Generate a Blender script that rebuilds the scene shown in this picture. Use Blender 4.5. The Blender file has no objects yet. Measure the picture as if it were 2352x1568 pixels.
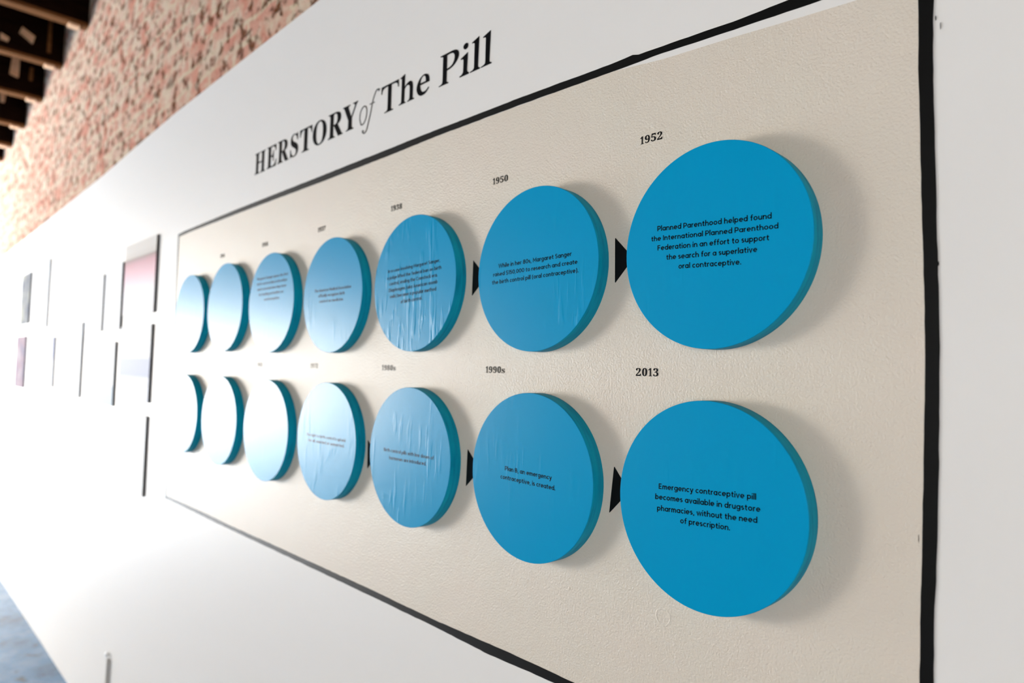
import bpy, bmesh, math, random
from mathutils import Vector, Matrix
random.seed(7)
S = bpy.context.scene
COL = S.collection

# ---------------------------------------------------------------- camera, light, exposure
U = 0.1317                      # disc radius in metres: wall coordinates below are in disc radii
FZ = 12.8                       # floor lies this many radii under the top row of discs
def W(x, y, z):                 # wall coordinates (x along wall, y out of it, z up) -> metres
    return Vector((x * U, y * U, (z + FZ) * U))

S.view_settings.view_transform = 'Standard'
S.view_settings.look = 'None'
S.view_settings.exposure = 0.29
S.view_settings.gamma = 1.0
S.view_settings.use_curve_mapping = False
S.cycles.use_denoising = True
S.cycles.max_bounces = 8
S.cycles.diffuse_bounces = 5
S.cycles.glossy_bounces = 4
S.cycles.sample_clamp_indirect = 6.0
S.cycles.caustics_reflective = False

yaw, pitch, roll = 0.801854589, 0.0471228688, 0.0269233681
fw = Vector((-math.sin(yaw) * math.cos(pitch), math.cos(yaw) * math.cos(pitch), math.sin(pitch)))
rt0 = fw.cross(Vector((0, 0, 1))).normalized()
up0 = rt0.cross(fw)
rt = math.cos(roll) * rt0 + math.sin(roll) * up0
up = -math.sin(roll) * rt0 + math.cos(roll) * up0
cam = bpy.data.cameras.new('camera')
cam.sensor_width = 36.0
cam.lens = 1554.01712 / 2352 * 36.0
cam.clip_start = 0.02
cam.dof.use_dof = True
cam.dof.focus_distance = 0.93
cam.dof.aperture_fstop = 3.1
co = bpy.data.objects.new('camera', cam)
co.matrix_world = Matrix.Translation(W(3.33755173, -6.0434103, -1.2852492)) @ Matrix((rt, up, -fw)).transposed().to_4x4()
COL.objects.link(co)
S.camera = co

wd = bpy.data.worlds.new('overcast_sky')
S.world = wd
wd.use_nodes = True
wd.node_tree.nodes['Background'].inputs[0].default_value = (0.75, 0.87, 1.0, 1)
wd.node_tree.nodes['Background'].inputs[1].default_value = 1.0

XE, XN, YL, ZC = -14.5, 4.2, -5.2, 3.86     # end wall, near wall, opposite wall, roof boards (metres)
def daylight(name, loc, rot, sx, sy, power, col):
    l = bpy.data.lights.new(name, 'AREA')
    l.shape = 'RECTANGLE'; l.size = sx; l.size_y = sy
    l.energy = power; l.color = col
    o = bpy.data.objects.new(name, l)
    o.location = loc; o.rotation_euler = rot
    COL.objects.link(o)
    return o
# daylight through the wide doorway in the end wall, and through unseen windows opposite the display wall, some added as fill
DOOR_Y0, DOOR_Y1, DOOR_Z1 = -4.4, -0.4, 2.5
daylight('doorway_daylight', (XE - 0.05, (DOOR_Y0 + DOOR_Y1) / 2, DOOR_Z1 / 2), (0, -math.pi / 2, 0), DOOR_Z1, DOOR_Y1 - DOOR_Y0, 420, (1.0, 0.97, 0.93))
sun = bpy.data.lights.new('low_sun', 'SUN')            # low sun through the doorway: lies on the floor only, far left of the picture
sun.energy = 200; sun.angle = math.radians(2); sun.color = (1.0, 0.95, 0.88)
so = bpy.data.objects.new('low_sun', sun)
so.rotation_euler = Vector((0.95, -0.07, -0.29)).to_track_quat('-Z', 'Y').to_euler()
COL.objects.link(so)
WIN = [(-14.0, -12.0, 0.06, 2.35, 1150), (-11.6, -9.6, 0.06, 2.35, 1050), (-9.1, -7.9, 0.06, 2.35, 160), (0.6, 2.0, 0.6, 2.7, 85), (2.5, 3.9, 0.6, 2.7, 85)]  # near pair added as fill from the right, weak one to soften shadows
for a, b, z0, z1, p in WIN:
    daylight('window_daylight', ((a + b) / 2, YL - 0.12, (z0 + z1) / 2), (math.pi / 2, 0, 0), b - a, z1 - z0, p, (1.0, 0.935, 0.855))

SERIF={
'H':[[15,0,15,17,36,20,52,24,62,32,69,43,73,59,75,81,75,379,73,398,69,413,62,424,51,431,36,436,16,439,16,455,242,455,242,439,227,437,214,435,204,432,197,428,191,422,187,415,184,406,183,394,182,379,182,251,342,251,342,379,341,394,340,406,337,415,334,422,328,428,320,432,310,435,298,437,282,439,282,455,507,455,507,439,486,436,471,431,461,424,454,414,451,399,449,379,449,81,451,60,455,44,461,33,471,25,487,20,507,17,507,0,282,0,282,17,303,20,318,24,329,31,336,41,340,58,342,81,342,221,182,221,182,81,183,59,187,43,194,32,205,24,221,20,242,17,242,0]],
'E':[[14,0,14,17,35,18,51,22,62,30,70,41,74,57,75,78,75,369,74,394,69,413,62,425,51,433,36,437,16,439,16,455,399,455,399,320,383,320,375,357,361,386,340,406,312,420,276,428,232,430,219,430,208,429,200,428,186,417,184,410,183,400,183,388,183,246,193,246,221,248,243,256,259,269,272,288,281,313,288,345,304,345,304,118,287,118,284,143,280,164,273,181,264,195,254,206,241,213,225,218,207,221,185,222,183,222,183,67,184,53,187,42,192,35,201,31,213,28,230,28,261,29,289,32,313,39,335,48,354,60,371,75,386,94,399,116,411,143,430,143,402,0]],
'R':[[15,0,15,17,36,20,52,24,62,32,69,43,73,59,75,81,75,379,73,398,69,413,62,424,51,431,36,436,16,439,16,455,217,455,264,453,305,448,339,439,367,426,395,403,412,372,417,334,411,296,392,265,360,241,315,224,432,50,439,40,446,32,452,26,459,21,468,18,478,17,480,17,480,0,338,0,201,212,182,212,182,81,183,59,187,43,194,32,205,24,221,20,242,17,242,0],[182,234,203,234,235,236,261,245,280,258,293,278,301,304,304,336,299,378,284,407,259,425,224,431,209,430,197,427,190,422,185,414,183,402,182,385]],
'S':[[43,-11,43,158,62,158,75,113,91,77,111,50,136,30,164,19,197,15,220,17,241,24,257,36,269,51,276,69,279,89,273,117,255,140,225,160,163,191,127,210,99,231,77,253,62,276,53,302,50,332,52,358,57,381,67,403,80,421,96,437,115,449,136,459,160,464,185,466,199,466,213,464,229,461,246,458,264,453,282,448,291,446,300,445,310,447,317,454,320,466,339,466,339,319,322,319,315,343,305,365,293,385,280,402,265,417,248,429,231,438,213,443,194,445,173,443,155,437,140,426,128,413,122,398,120,380,121,364,127,349,137,336,151,325,168,314,189,303,253,273,279,260,300,247,317,233,331,219,342,204,350,188,355,171,358,153,359,133,357,106,350,80,339,58,323,38,304,21,281,8,254,-2,225,-8,192,-10,181,-10,170,-9,158,-8,147,-6,136,-3,126,1,115,4,106,7,98,9,85,12,69,7,61,-11]],
'T':[[92,0,92,17,114,19,130,23,142,31,150,42,154,59,156,81,156,433,149,433,116,430,88,420,65,403,47,380,35,352,29,318,11,318,11,455,410,455,410,317,394,317,381,368,357,404,319,426,269,433,263,433,263,81,265,58,269,41,276,30,288,23,305,19,328,17,328,0]],
'O':[[261,-11,228,-9,198,-3,169,7,142,21,117,38,94,58,75,81,58,106,45,134,35,163,29,195,28,228,29,260,35,292,45,321,58,349,75,374,95,397,117,417,143,434,170,448,200,458,232,464,265,466,298,464,328,458,357,448,384,435,409,418,431,399,451,376,467,351,481,323,490,293,496,261,498,228,496,195,490,163,481,134,467,106,450,81,430,58,408,38,383,21,355,7,325,-3,294,-9],[265,12,315,26,351,66,372,133,379,228,377,278,371,321,362,358,348,389,324,419,294,437,260,443,210,430,174,389,152,322,145,228,147,178,153,135,163,98,177,67,201,37,230,18]],
'Y':[[101,0,101,17,122,20,138,24,148,32,155,43,159,59,161,81,161,179,46,387,35,406,24,421,14,429,1,435,-13,438,-13,455,207,455,207,438,195,438,184,437,175,435,167,432,156,416,157,409,159,401,164,392,248,226,333,366,342,382,347,396,349,408,343,424,326,435,298,438,295,438,295,455,439,455,439,438,428,435,418,431,409,424,400,416,392,405,383,392,268,203,268,81,269,59,273,43,280,32,291,24,307,20,328,17,328,0]],
'h':[[18,0,18,16,30,17,39,21,45,26,49,33,52,43,52,56,52,399,52,412,49,422,46,429,40,435,31,438,19,440,19,455,148,455,148,267,175,295,207,313,243,318,281,312,309,292,325,258,330,212,330,56,331,43,333,33,337,26,343,21,352,17,363,16,363,0,202,0,202,16,207,16,223,21,232,34,235,56,235,217,234,234,232,247,229,258,223,265,215,270,203,271,183,267,164,255,148,235,148,56,148,43,151,33,154,26,160,21,168,17,180,16,180,0]],
'e':[[154,-10,129,-8,106,-1,85,10,66,26,50,45,37,69,27,95,21,125,19,157,21,187,28,215,38,240,51,263,68,282,87,298,109,309,132,316,157,318,193,314,224,301,249,280,268,251,279,216,283,173,283,166,117,166,123,112,138,73,164,50,199,42,225,47,248,62,270,86,285,73,258,36,228,11,193,-5],[116,192,201,192,201,215,201,241,198,261,193,277,186,288,175,295,161,297,136,286,121,255,116,203]],
'P':[[15,0,15,17,36,20,52,24,62,32,69,43,73,59,75,81,75,379,73,398,69,413,62,424,51,431,36,436,16,439,16,455,214,455,253,454,287,452,315,447,336,440,357,429,375,415,390,398,400,378,407,356,409,332,404,296,390,266,367,240,343,225,314,214,281,208,242,206,182,206,182,81,183,59,187,43,194,32,205,24,221,20,242,17,242,0],[182,230,201,230,231,232,255,240,272,253,283,271,290,297,292,329,290,361,285,387,275,406,261,420,241,428,216,431,204,430,195,428,189,424,185,418,183,409,182,398]],
'i':[[101,362,87,364,75,368,65,376,57,387,52,399,50,412,52,426,57,438,65,449,75,457,87,462,101,463,114,462,126,457,137,449,145,438,150,426,151,412,149,399,145,387,136,376,126,368,114,364],[18,0,18,16,30,18,39,21,45,26,49,32,52,43,52,56,52,252,52,267,50,278,47,285,41,289,32,292,20,293,21,310,148,310,148,56,149,43,151,33,154,26,160,21,168,18,180,16,180,0]],
'l':[[18,0,18,16,30,18,39,21,45,26,49,32,52,43,52,56,52,398,52,411,50,421,47,429,42,434,33,438,20,439,20,455,148,455,148,56,149,43,151,33,154,26,160,21,168,18,180,16,180,0]],
'0':[[188,-7,150,-3,118,7,91,24,69,48,51,76,39,111,32,140,27,171,24,205,23,241,24,277,27,311,32,342,39,371,51,405,69,433,91,456,118,473,150,483,189,486,225,483,257,473,283,456,305,433,322,405,336,370,343,341,348,310,352,277,353,240,352,204,348,171,343,139,336,110,322,76,305,47,283,24,256,7,225,-3],[188,37,210,43,227,61,237,91,242,120,246,155,248,195,248,240,248,286,246,326,242,360,237,390,227,419,211,437,189,443,166,437,150,419,139,390,134,360,130,326,128,286,127,240,128,195,130,155,134,120,139,91,150,61,166,43]],
'1':[[65,0,65,36,120,36,131,37,139,40,146,45,150,53,153,64,154,79,154,416,137,396,122,380,108,365,94,355,81,348,67,346,57,347,48,352,40,359,33,369,29,381,28,396,42,400,57,405,74,412,91,420,111,432,132,447,179,482,254,482,254,79,255,66,257,56,261,47,267,41,276,37,288,36,343,36,343,0]],
'2':[[24,0,24,69,123,171,148,198,170,223,187,245,200,266,210,287,218,307,222,327,225,349,226,371,225,395,220,413,212,427,202,437,189,443,174,445,153,442,137,432,126,416,118,393,114,364,112,329,88,331,68,336,50,344,37,357,29,374,26,396,28,411,34,426,43,441,55,454,72,465,92,474,116,481,143,485,174,486,220,483,258,473,288,456,310,434,323,407,328,375,327,359,324,344,319,329,313,314,303,298,291,281,277,262,259,242,238,220,214,195,186,168,154,138,87,74,244,74,257,75,269,79,279,86,288,95,295,107,300,120,305,141,345,141,341,0]],
'3':[[163,-7,132,-5,104,-2,81,5,62,13,46,23,34,35,26,47,20,60,19,74,21,90,26,103,36,113,48,120,61,125,76,126,78,100,86,79,99,62,116,50,135,43,158,40,173,41,187,44,199,49,211,56,221,66,230,79,236,95,240,115,241,139,238,163,229,184,214,202,194,216,168,224,137,227,95,227,95,269,140,269,166,272,188,281,204,296,216,316,223,340,225,367,223,390,219,409,211,424,200,436,186,443,169,445,154,444,142,439,133,430,125,419,120,406,116,391,113,375,112,358,111,341,86,343,64,348,47,356,34,367,27,382,24,401,28,423,41,444,62,461,91,475,128,483,173,486,217,483,255,474,286,458,309,436,323,409,328,377,324,348,315,323,298,301,277,283,253,267,225,256,243,252,261,246,279,238,297,228,312,216,326,201,336,184,342,163,345,138,343,112,338,90,329,70,318,52,304,37,288,25,271,15,251,7,230,1,209,-3,186,-6]],
'4':[[121,0,121,36,140,36,154,37,167,39,179,44,188,52,193,65,195,84,195,125,9,125,9,166,199,480,293,480,293,169,363,169,363,125,293,125,293,84,295,65,300,52,309,44,320,39,333,37,348,36,357,36,357,0],[56,169,195,169,195,287,195,307,195,328,196,351,197,373,198,395,199,416,189,394,174,366,158,338,146,319]],
'5':[[165,-7,133,-5,106,-1,84,5,66,14,51,24,40,35,33,48,28,61,27,75,29,89,33,101,42,109,53,116,66,120,81,121,81,108,84,96,88,83,93,71,101,61,111,52,123,46,137,42,154,40,169,41,183,45,195,50,207,58,217,69,226,83,232,101,236,122,237,148,234,178,226,203,213,223,195,236,173,244,146,247,130,247,116,246,103,243,92,241,82,238,71,235,40,247,62,480,316,480,319,357,281,357,275,380,273,388,270,394,267,399,261,403,254,405,244,406,105,406,94,281,102,284,113,286,126,288,140,290,154,291,168,291,205,289,238,282,267,271,293,256,319,228,335,192,340,148,338,120,333,96,324,75,312,56,299,40,282,27,265,16,246,8,226,1,205,-3,185,-6]],
'6':[[197,-7,165,-4,136,4,109,18,86,37,67,62,51,93,42,120,35,151,32,184,30,222,32,258,35,293,42,325,51,356,63,384,77,409,94,432,114,450,137,466,163,477,191,484,222,486,249,485,272,482,291,476,307,468,319,459,329,449,335,437,339,425,340,412,338,399,332,387,322,376,307,367,287,362,260,360,259,373,258,387,256,400,253,413,249,424,243,434,236,441,227,445,216,447,191,441,170,426,152,401,142,375,134,345,128,309,125,269,135,275,147,281,161,286,177,291,196,293,218,294,256,290,288,278,315,258,336,230,348,196,352,155,349,121,342,90,330,62,313,38,291,19,264,5,233,-4],[199,38,215,41,228,49,239,64,248,85,253,113,255,148,253,181,247,208,238,228,226,242,211,250,193,253,180,252,168,249,154,243,142,236,132,228,125,221,127,176,131,138,137,106,147,81,162,57,179,42]],
'7':[[111,0,289,406,113,406,93,403,80,391,74,372,70,338,30,338,33,480,353,480,353,447,168,0]],
'8':[[183,-7,148,-5,118,1,91,11,69,24,51,39,38,57,28,78,22,99,20,122,23,150,32,173,47,193,67,211,91,227,119,242,94,259,74,276,57,296,45,316,38,339,36,364,37,385,42,404,50,423,62,441,79,456,99,469,125,478,156,484,191,486,235,483,271,471,299,453,318,429,330,401,334,369,332,344,324,322,310,305,292,289,270,274,244,260,280,240,309,220,330,199,344,177,352,153,355,127,350,88,335,55,310,29,285,13,256,2,222,-5],[203,283,218,293,230,304,239,317,245,332,249,350,250,370,249,383,247,395,243,407,237,418,230,428,222,436,212,442,200,446,187,447,170,445,156,438,145,426,137,410,132,392,130,372,132,351,139,333,149,318,163,306,181,294],[187,32,208,34,226,42,241,55,253,72,260,92,262,116,259,136,252,154,239,170,220,185,195,200,164,216,150,205,137,192,126,178,118,161,112,142,111,120,113,95,120,74,132,56,147,42,165,34]],
'9':[[152,-7,127,-5,106,-2,88,4,73,12,62,22,53,33,47,45,44,57,42,69,43,79,46,87,50,94,57,100,65,104,75,107,83,88,92,71,103,56,118,45,135,38,156,36,194,48,223,84,242,145,251,230,240,218,227,207,212,198,195,191,176,186,155,185,119,189,87,201,60,220,40,248,28,282,24,324,26,355,32,383,42,409,56,431,74,450,95,466,120,477,147,484,177,486,209,484,238,476,264,463,287,444,307,420,323,390,333,363,340,332,344,298,345,261,344,225,340,190,334,157,326,126,315,97,301,72,284,49,264,30,241,14,215,3,185,-4],[184,233,199,234,212,239,224,245,235,255,243,265,251,278,249,318,245,352,239,380,231,403,217,424,201,437,181,441,164,438,149,429,137,413,128,391,123,362,121,328,128,275,149,244]],
's':[[151,-10,132,-8,110,-3,87,6,73,9,64,7,56,1,51,-9,36,-9,36,105,53,105,61,79,72,57,87,39,103,26,121,17,140,15,156,16,168,20,179,27,186,35,191,46,192,58,188,76,176,92,156,105,107,130,85,142,68,155,54,169,45,185,39,202,37,220,40,247,49,270,65,291,86,306,111,316,141,319,149,319,157,318,166,316,176,314,187,311,199,308,206,306,213,305,220,306,226,311,230,319,244,319,244,222,228,222,220,244,209,262,196,277,182,288,166,294,149,296,136,295,125,292,116,286,110,278,106,269,105,259,106,249,109,240,115,232,123,225,134,218,146,212,191,189,212,178,229,165,241,151,250,136,255,117,257,95,254,65,244,39,228,18,206,2,181,-7]]}


# ---------------------------------------------------------------- helpers
def link(o, parent=None):
    COL.objects.link(o)
    if parent is not None:
        o.parent = parent
    return o
def tag(o, label=None, cat=None, group=None, kind=None):
    if label: o['label'] = label
    if cat: o['category'] = cat
    if group: o['group'] = group
    if kind: o['kind'] = kind
    return o
def empty(name, loc, label, cat, group=None):
    o = bpy.data.objects.new(name, None)
    o.location = loc
    o.empty_display_size = 0.05
    link(o)
    return tag(o, label, cat, group)
def mesh_obj(name, bm, mat, parent=None, smooth=False):
    bmesh.ops.recalc_face_normals(bm, faces=bm.faces[:])
    me = bpy.data.meshes.new(name)
    bm.to_mesh(me); bm.free()
    if mat: me.materials.append(mat)
    if smooth:
        for p in me.polygons: p.use_smooth = len(p.vertices) < 12   # flat caps stay flat
        at = me.attributes.new('sharp_edge', 'BOOLEAN', 'EDGE')
        cap = {k for p in me.polygons if len(p.vertices) >= 12 for k in p.edge_keys}
        for e in me.edges:
            if tuple(sorted(e.vertices)) in cap: at.data[e.index].value = True
    o = bpy.data.objects.new(name, me)
    return link(o, parent)
def box(bm, a, b):
    vs = [bm.verts.new((x, y, z)) for x in (a[0], b[0]) for y in (a[1], b[1]) for z in (a[2], b[2])]
    for f in ((0, 1, 3, 2), (4, 6, 7, 5), (0, 4, 5, 1), (2, 3, 7, 6), (0, 2, 6, 4), (1, 5, 7, 3)):
        bm.faces.new([vs[i] for i in f])
def prism(bm, pts, y0, y1):
    """outline in the x-z plane, solid from y0 to y1"""
    A = [bm.verts.new((p[0], y0, p[1])) for p in pts]
    B = [bm.verts.new((p[0], y1, p[1])) for p in pts]
    bm.faces.new(A); bm.faces.new(B[::-1])
    n = len(pts)
    for i in range(n):
        bm.faces.new((A[i], B[i], B[(i + 1) % n], A[(i + 1) % n]))

def mat(name, col, rough=0.6, spec=0.5):
    m = bpy.data.materials.new(name)
    m.use_nodes = True
    b = m.node_tree.nodes['Principled BSDF']
    b.inputs['Base Color'].default_value = (*col, 1)
    b.inputs['Roughness'].default_value = rough
    b.inputs['Specular IOR Level'].default_value = spec
    return m, m.node_tree, b
def node(nt, t, **kw):
    n = nt.nodes.new(t)
    for k, v in kw.items():
        if k in n.inputs: n.inputs[k].default_value = v
        else: setattr(n, k, v)
    return n
def coords(nt, scale=(1, 1, 1)):
    g = node(nt, 'ShaderNodeTexCoord')
    mp = node(nt, 'ShaderNodeMapping')
    mp.inputs['Scale'].default_value = scale
    oi = node(nt, 'ShaderNodeObjectInfo')
    ad = node(nt, 'ShaderNodeVectorMath', operation='ADD')
    nt.links.new(g.outputs['Object'], ad.inputs[0]); nt.links.new(oi.outputs['Location'], ad.inputs[1])
    nt.links.new(ad.outputs[0], mp.inputs['Vector'])
    return mp.outputs['Vector']
def noise(nt, vec, scale, detail=2.0, rough=0.5):
    n = node(nt, 'ShaderNodeTexNoise')
    n.inputs['Scale'].default_value = scale
    n.inputs['Detail'].default_value = detail
    n.inputs['Roughness'].default_value = rough
    nt.links.new(vec, n.inputs['Vector'])
    return n.outputs['Fac']
def ramp(nt, fac, stops):
    r = node(nt, 'ShaderNodeValToRGB')
    e = r.color_ramp.elements
    while len(e) < len(stops): e.new(0.5)
    for k, (p, c) in zip(e, stops):
        k.position = p; k.color = (*c, 1)
    nt.links.new(fac, r.inputs['Fac'])
    return r.outputs['Color']
def bump(nt, b, h, strength, dist, prev=None):
    n = node(nt, 'ShaderNodeBump')
    n.inputs['Strength'].default_value = strength
    n.inputs['Distance'].default_value = dist
    nt.links.new(h, n.inputs['Height'])
    if prev is not None: nt.links.new(prev, n.inputs['Normal'])
    nt.links.new(n.outputs['Normal'], b.inputs['Normal'])
    return n.outputs['Normal']
def mul(nt, a, b):
    n = node(nt, 'ShaderNodeMath', operation='MULTIPLY')
    nt.links.new(a, n.inputs[0])
    if isinstance(b, (int, float)): n.inputs[1].default_value = b
    else: nt.links.new(b, n.inputs[1])
    return n.outputs[0]
def mixc(nt, fac, a, b):
    n = node(nt, 'ShaderNodeMix', data_type='RGBA')
    nt.links.new(fac, n.inputs['Factor'])
    for s, v in ((n.inputs[6], a), (n.inputs[7], b)):
        if isinstance(v, tuple): s.default_value = (*v, 1)
        else: nt.links.new(v, s)
    return n.outputs[2]

# ---------------------------------------------------------------- materials
def wall_white():
    m, nt, b = mat('white_emulsion', (0.70, 0.678, 0.648), 0.46, 0.30)
    v = coords(nt)
    n1 = bump(nt, b, noise(nt, v, 9, 3), 0.10, 0.004)
    bump(nt, b, noise(nt, v, 420, 2), 0.12, 0.0004, n1)
    return m
def wall_cream():
    m, nt, b = mat('cream_eggshell', (0.60, 0.54, 0.465), 0.48, 0.48)
    v = coords(nt)
    c = ramp(nt, noise(nt, v, 6, 3), [(0.3, (0.615, 0.540, 0.455)), (0.7, (0.60, 0.545, 0.458))])
    nt.links.new(c, b.inputs['Base Color'])
    n1 = bump(nt, b, noise(nt, v, 14, 3), 0.25, 0.004)
    bump(nt, b, noise(nt, v, 330, 3, 0.55), 0.85, 0.0012, n1)
    return m
def blue_face(name, wr, rough):
    m, nt, b = mat(name, (0.0, 0.260, 0.482), rough, 0.09)
    v = coords(nt, (1, 1, 0.14))
    v2 = coords(nt)
    # creases of the pasted sheet: long upright ripples, only in patches
    rip = noise(nt, v, 95, 2, 0.5)
    rp = ramp(nt, rip, [(0.52, (0, 0, 0)), (0.66, (1, 1, 1))])
    msk = ramp(nt, noise(nt, v2, 13, 1), [(0.46, (0, 0, 0)), (0.62, (1, 1, 1))])
    h = mul(nt, rp, msk)
    n1 = bump(nt, b, h, wr, 0.0022)
    n2 = bump(nt, b, noise(nt, v2, 22, 2), 0.02, 0.003, n1)
    bump(nt, b, noise(nt, coords(nt, (1, 1, 0.3)), 300, 2), 0.08, 0.0004, n2)
    return m
def blue_side():
    m, nt, b = mat('turquoise_edge_paint', (0.0, 0.25, 0.40), 0.5, 0.12)
    v = coords(nt, (0.5, 6, 0.5))
    c = ramp(nt, noise(nt, v, 30, 4, 0.65), [(0.30, (0.0, 0.18, 0.28)), (0.45, (0.0, 0.27, 0.41)), (0.7, (0.0, 0.34, 0.46))])
    nt.links.new(c, b.inputs['Base Color'])
    bump(nt, b, noise(nt, v, 60, 3), 0.3, 0.001)
    return m
def brick():
    m, nt, b = mat('worn_brick', (0.5, 0.3, 0.22), 0.95, 0.03)
    g = node(nt, 'ShaderNodeTexCoord')
    sep = node(nt, 'ShaderNodeSeparateXYZ'); cmb = node(nt, 'ShaderNodeCombineXYZ')
    nt.links.new(g.outputs['Object'], sep.inputs[0])
    nt.links.new(sep.outputs['X'], cmb.inputs['X']); nt.links.new(sep.outputs['Z'], cmb.inputs['Y'])
    v = cmb.outputs[0]
    # wobble so that worn courses are not ruled
    nz = node(nt, 'ShaderNodeTexNoise'); nz.inputs['Scale'].default_value = 7; nz.inputs['Detail'].default_value = 3
    nt.links.new(v, nz.inputs['Vector'])
    vm = node(nt, 'ShaderNodeVectorMath', operation='MULTIPLY_ADD')
    vm.inputs[1].default_value = (0.05, 0.05, 0)
    nt.links.new(nz.outputs['Color'], vm.inputs[0]); nt.links.new(v, vm.inputs[2])
    bt = node(nt, 'ShaderNodeTexBrick')
    bt.inputs['Scale'].default_value = 1.0
    bt.inputs['Brick Width'].default_value = 0.23; bt.inputs['Row Height'].default_value = 0.076
    bt.inputs['Mortar Size'].default_value = 0.011; bt.inputs['Mortar Smooth'].default_value = 0.4
    bt.inputs['Color1'].default_value = (0.50, 0.225, 0.165, 1); bt.inputs['Color2'].default_value = (0.50, 0.34, 0.26, 1)
    bt.inputs['Mortar'].default_value = (0.52, 0.41, 0.29, 1)
    nt.links.new(vm.outputs[0], bt.inputs['Vector'])
    lime = ramp(nt, noise(nt, v, 12, 5, 0.65), [(0.46, (0, 0, 0)), (0.60, (1, 1, 1))])
    c1 = mixc(nt, lime, bt.outputs['Color'], (0.54, 0.43, 0.325))
    red = ramp(nt, noise(nt, v, 7, 3), [(0.52, (0, 0, 0)), (0.66, (0.8, 0.8, 0.8))])
    c2 = mixc(nt, red, c1, (0.47, 0.18, 0.125))
    pit = ramp(nt, noise(nt, v, 17, 4, 0.62), [(0.36, (1, 1, 1)), (0.46, (0, 0, 0))])
    c3 = mixc(nt, pit, c2, (0.15, 0.055, 0.022))
    nt.links.new(c3, b.inputs['Base Color'])
    inv = node(nt, 'ShaderNodeInvert'); nt.links.new(pit, inv.inputs['Color'])
    n1 = bump(nt, b, inv.outputs[0], 0.9, 0.02)
    bump(nt, b, noise(nt, v, 30, 5, 0.65), 0.7, 0.012, n1)
    return m
def concrete():
    m, nt, b = mat('worn_grey_floor_sky_blue', (0.20, 0.32, 0.46), 0.26, 0.28)  # blue of the reflected sky deepened into the worn grey tones
    v = coords(nt)
    c = ramp(nt, noise(nt, v, 3.5, 6, 0.65), [(0.32, (0.06, 0.12, 0.21)), (0.5, (0.11, 0.25, 0.44)), (0.68, (0.25, 0.35, 0.48))])
    sp = ramp(nt, noise(nt, v, 9, 3), [(0.30, (1, 1, 1)), (0.36, (0, 0, 0))])
    nt.links.new(mixc(nt, sp, c, (0.06, 0.08, 0.11)), b.inputs['Base Color'])
    bump(nt, b, noise(nt, v, 20, 4), 0.4, 0.005)
    return m
def wood(name, c0, c1, rough=0.7):
    m, nt, b = mat(name, c0, rough, 0.03)
    v = coords(nt, (8, 1, 8))
    nt.links.new(ramp(nt, noise(nt, v, 6, 4, 0.6), [(0.35, c0), (0.65, c1)]), b.inputs['Base Color'])
    bump(nt, b, noise(nt, v, 14, 3), 0.3, 0.003)
    return m
def poster_print(name, stops, scale, rough=0.6, spec=0.12):
    m, nt, b = mat(name, stops[0][1], rough, spec)
    v = coords(nt, (0.7, 1, 1))
    nt.links.new(ramp(nt, noise(nt, v, scale, 2), stops), b.inputs['Base Color'])
    return m

M_WHITE, M_CREAM, M_BRICK, M_FLOOR = wall_white(), wall_cream(), brick(), concrete()
M_BLACK = mat('black_wall_paint', (0.002, 0.002, 0.002), 0.48, 0.14)[0]
M_INK = mat('black_lettering', (0.004, 0.004, 0.005), 0.33, 0.08)[0]
M_PALEINK = mat('thin_grey_lettering', (0.05, 0.045, 0.04), 0.6, 0.3)[0]
M_SIDE = blue_side()
M_FACE = {0: blue_face('blue_sheet_smooth', 0.06, 0.32), 1: blue_face('blue_sheet_creased', 0.14, 0.32), 2: blue_face('blue_sheet_wrinkled', 0.34, 0.32)}
M_BEAM = wood('shaded_beam_wood', (0.006, 0.003, 0.002), (0.014, 0.006, 0.003), 0.95)  # shade on the joists' near faces put into the colour
M_LITWOOD = wood('lit_orange_wood', (0.13, 0.050, 0.016), (0.20, 0.085, 0.03), 0.9)  # daylight on the joist undersides put into the colour; hangers share it
M_CLEAT = wood('lit_block_wood', (0.72, 0.42, 0.24), (0.82, 0.56, 0.36), 0.9)  # colour raised so the small blocks look brightly lit
M_ROOF = wood('dark_roof_boards', (0.010, 0.006, 0.004), (0.02, 0.010, 0.006), 0.9)
M_PLASTER = mat('painted_plaster', (0.60, 0.585, 0.565), 0.8, 0.3)[0]
M_FRAME = mat('painted_timber_frame', (0.55, 0.54, 0.52), 0.5, 0.4)[0]
M_FOAM = mat('dark_board_edge', (0.035, 0.028, 0.028), 0.8, 0.1)[0]
M_PIPE = mat('grey_conduit', (0.50, 0.47, 0.43), 0.5, 0.4)[0]
M_CAP = mat('white_plastic', (0.8, 0.8, 0.8), 0.3, 0.5)[0]

# ---------------------------------------------------------------- the setting
def structure(name, bm, m, parent=None):
    o = mesh_obj(name, bm, m, parent)
    if parent is None: o['kind'] = 'structure'
    return o
bm = bmesh.new(); box(bm, (XE - 0.3, YL - 0.3, -0.12), (XN + 0.2, 0.35, 0.0)); structure('floor', bm, M_FLOOR)
bm = bmesh.new(); box(bm, (XE - 0.3, YL - 0.3, ZC), (XN + 0.2, 0.35, ZC + 0.06)); structure('ceiling', bm, M_ROOF)
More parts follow.
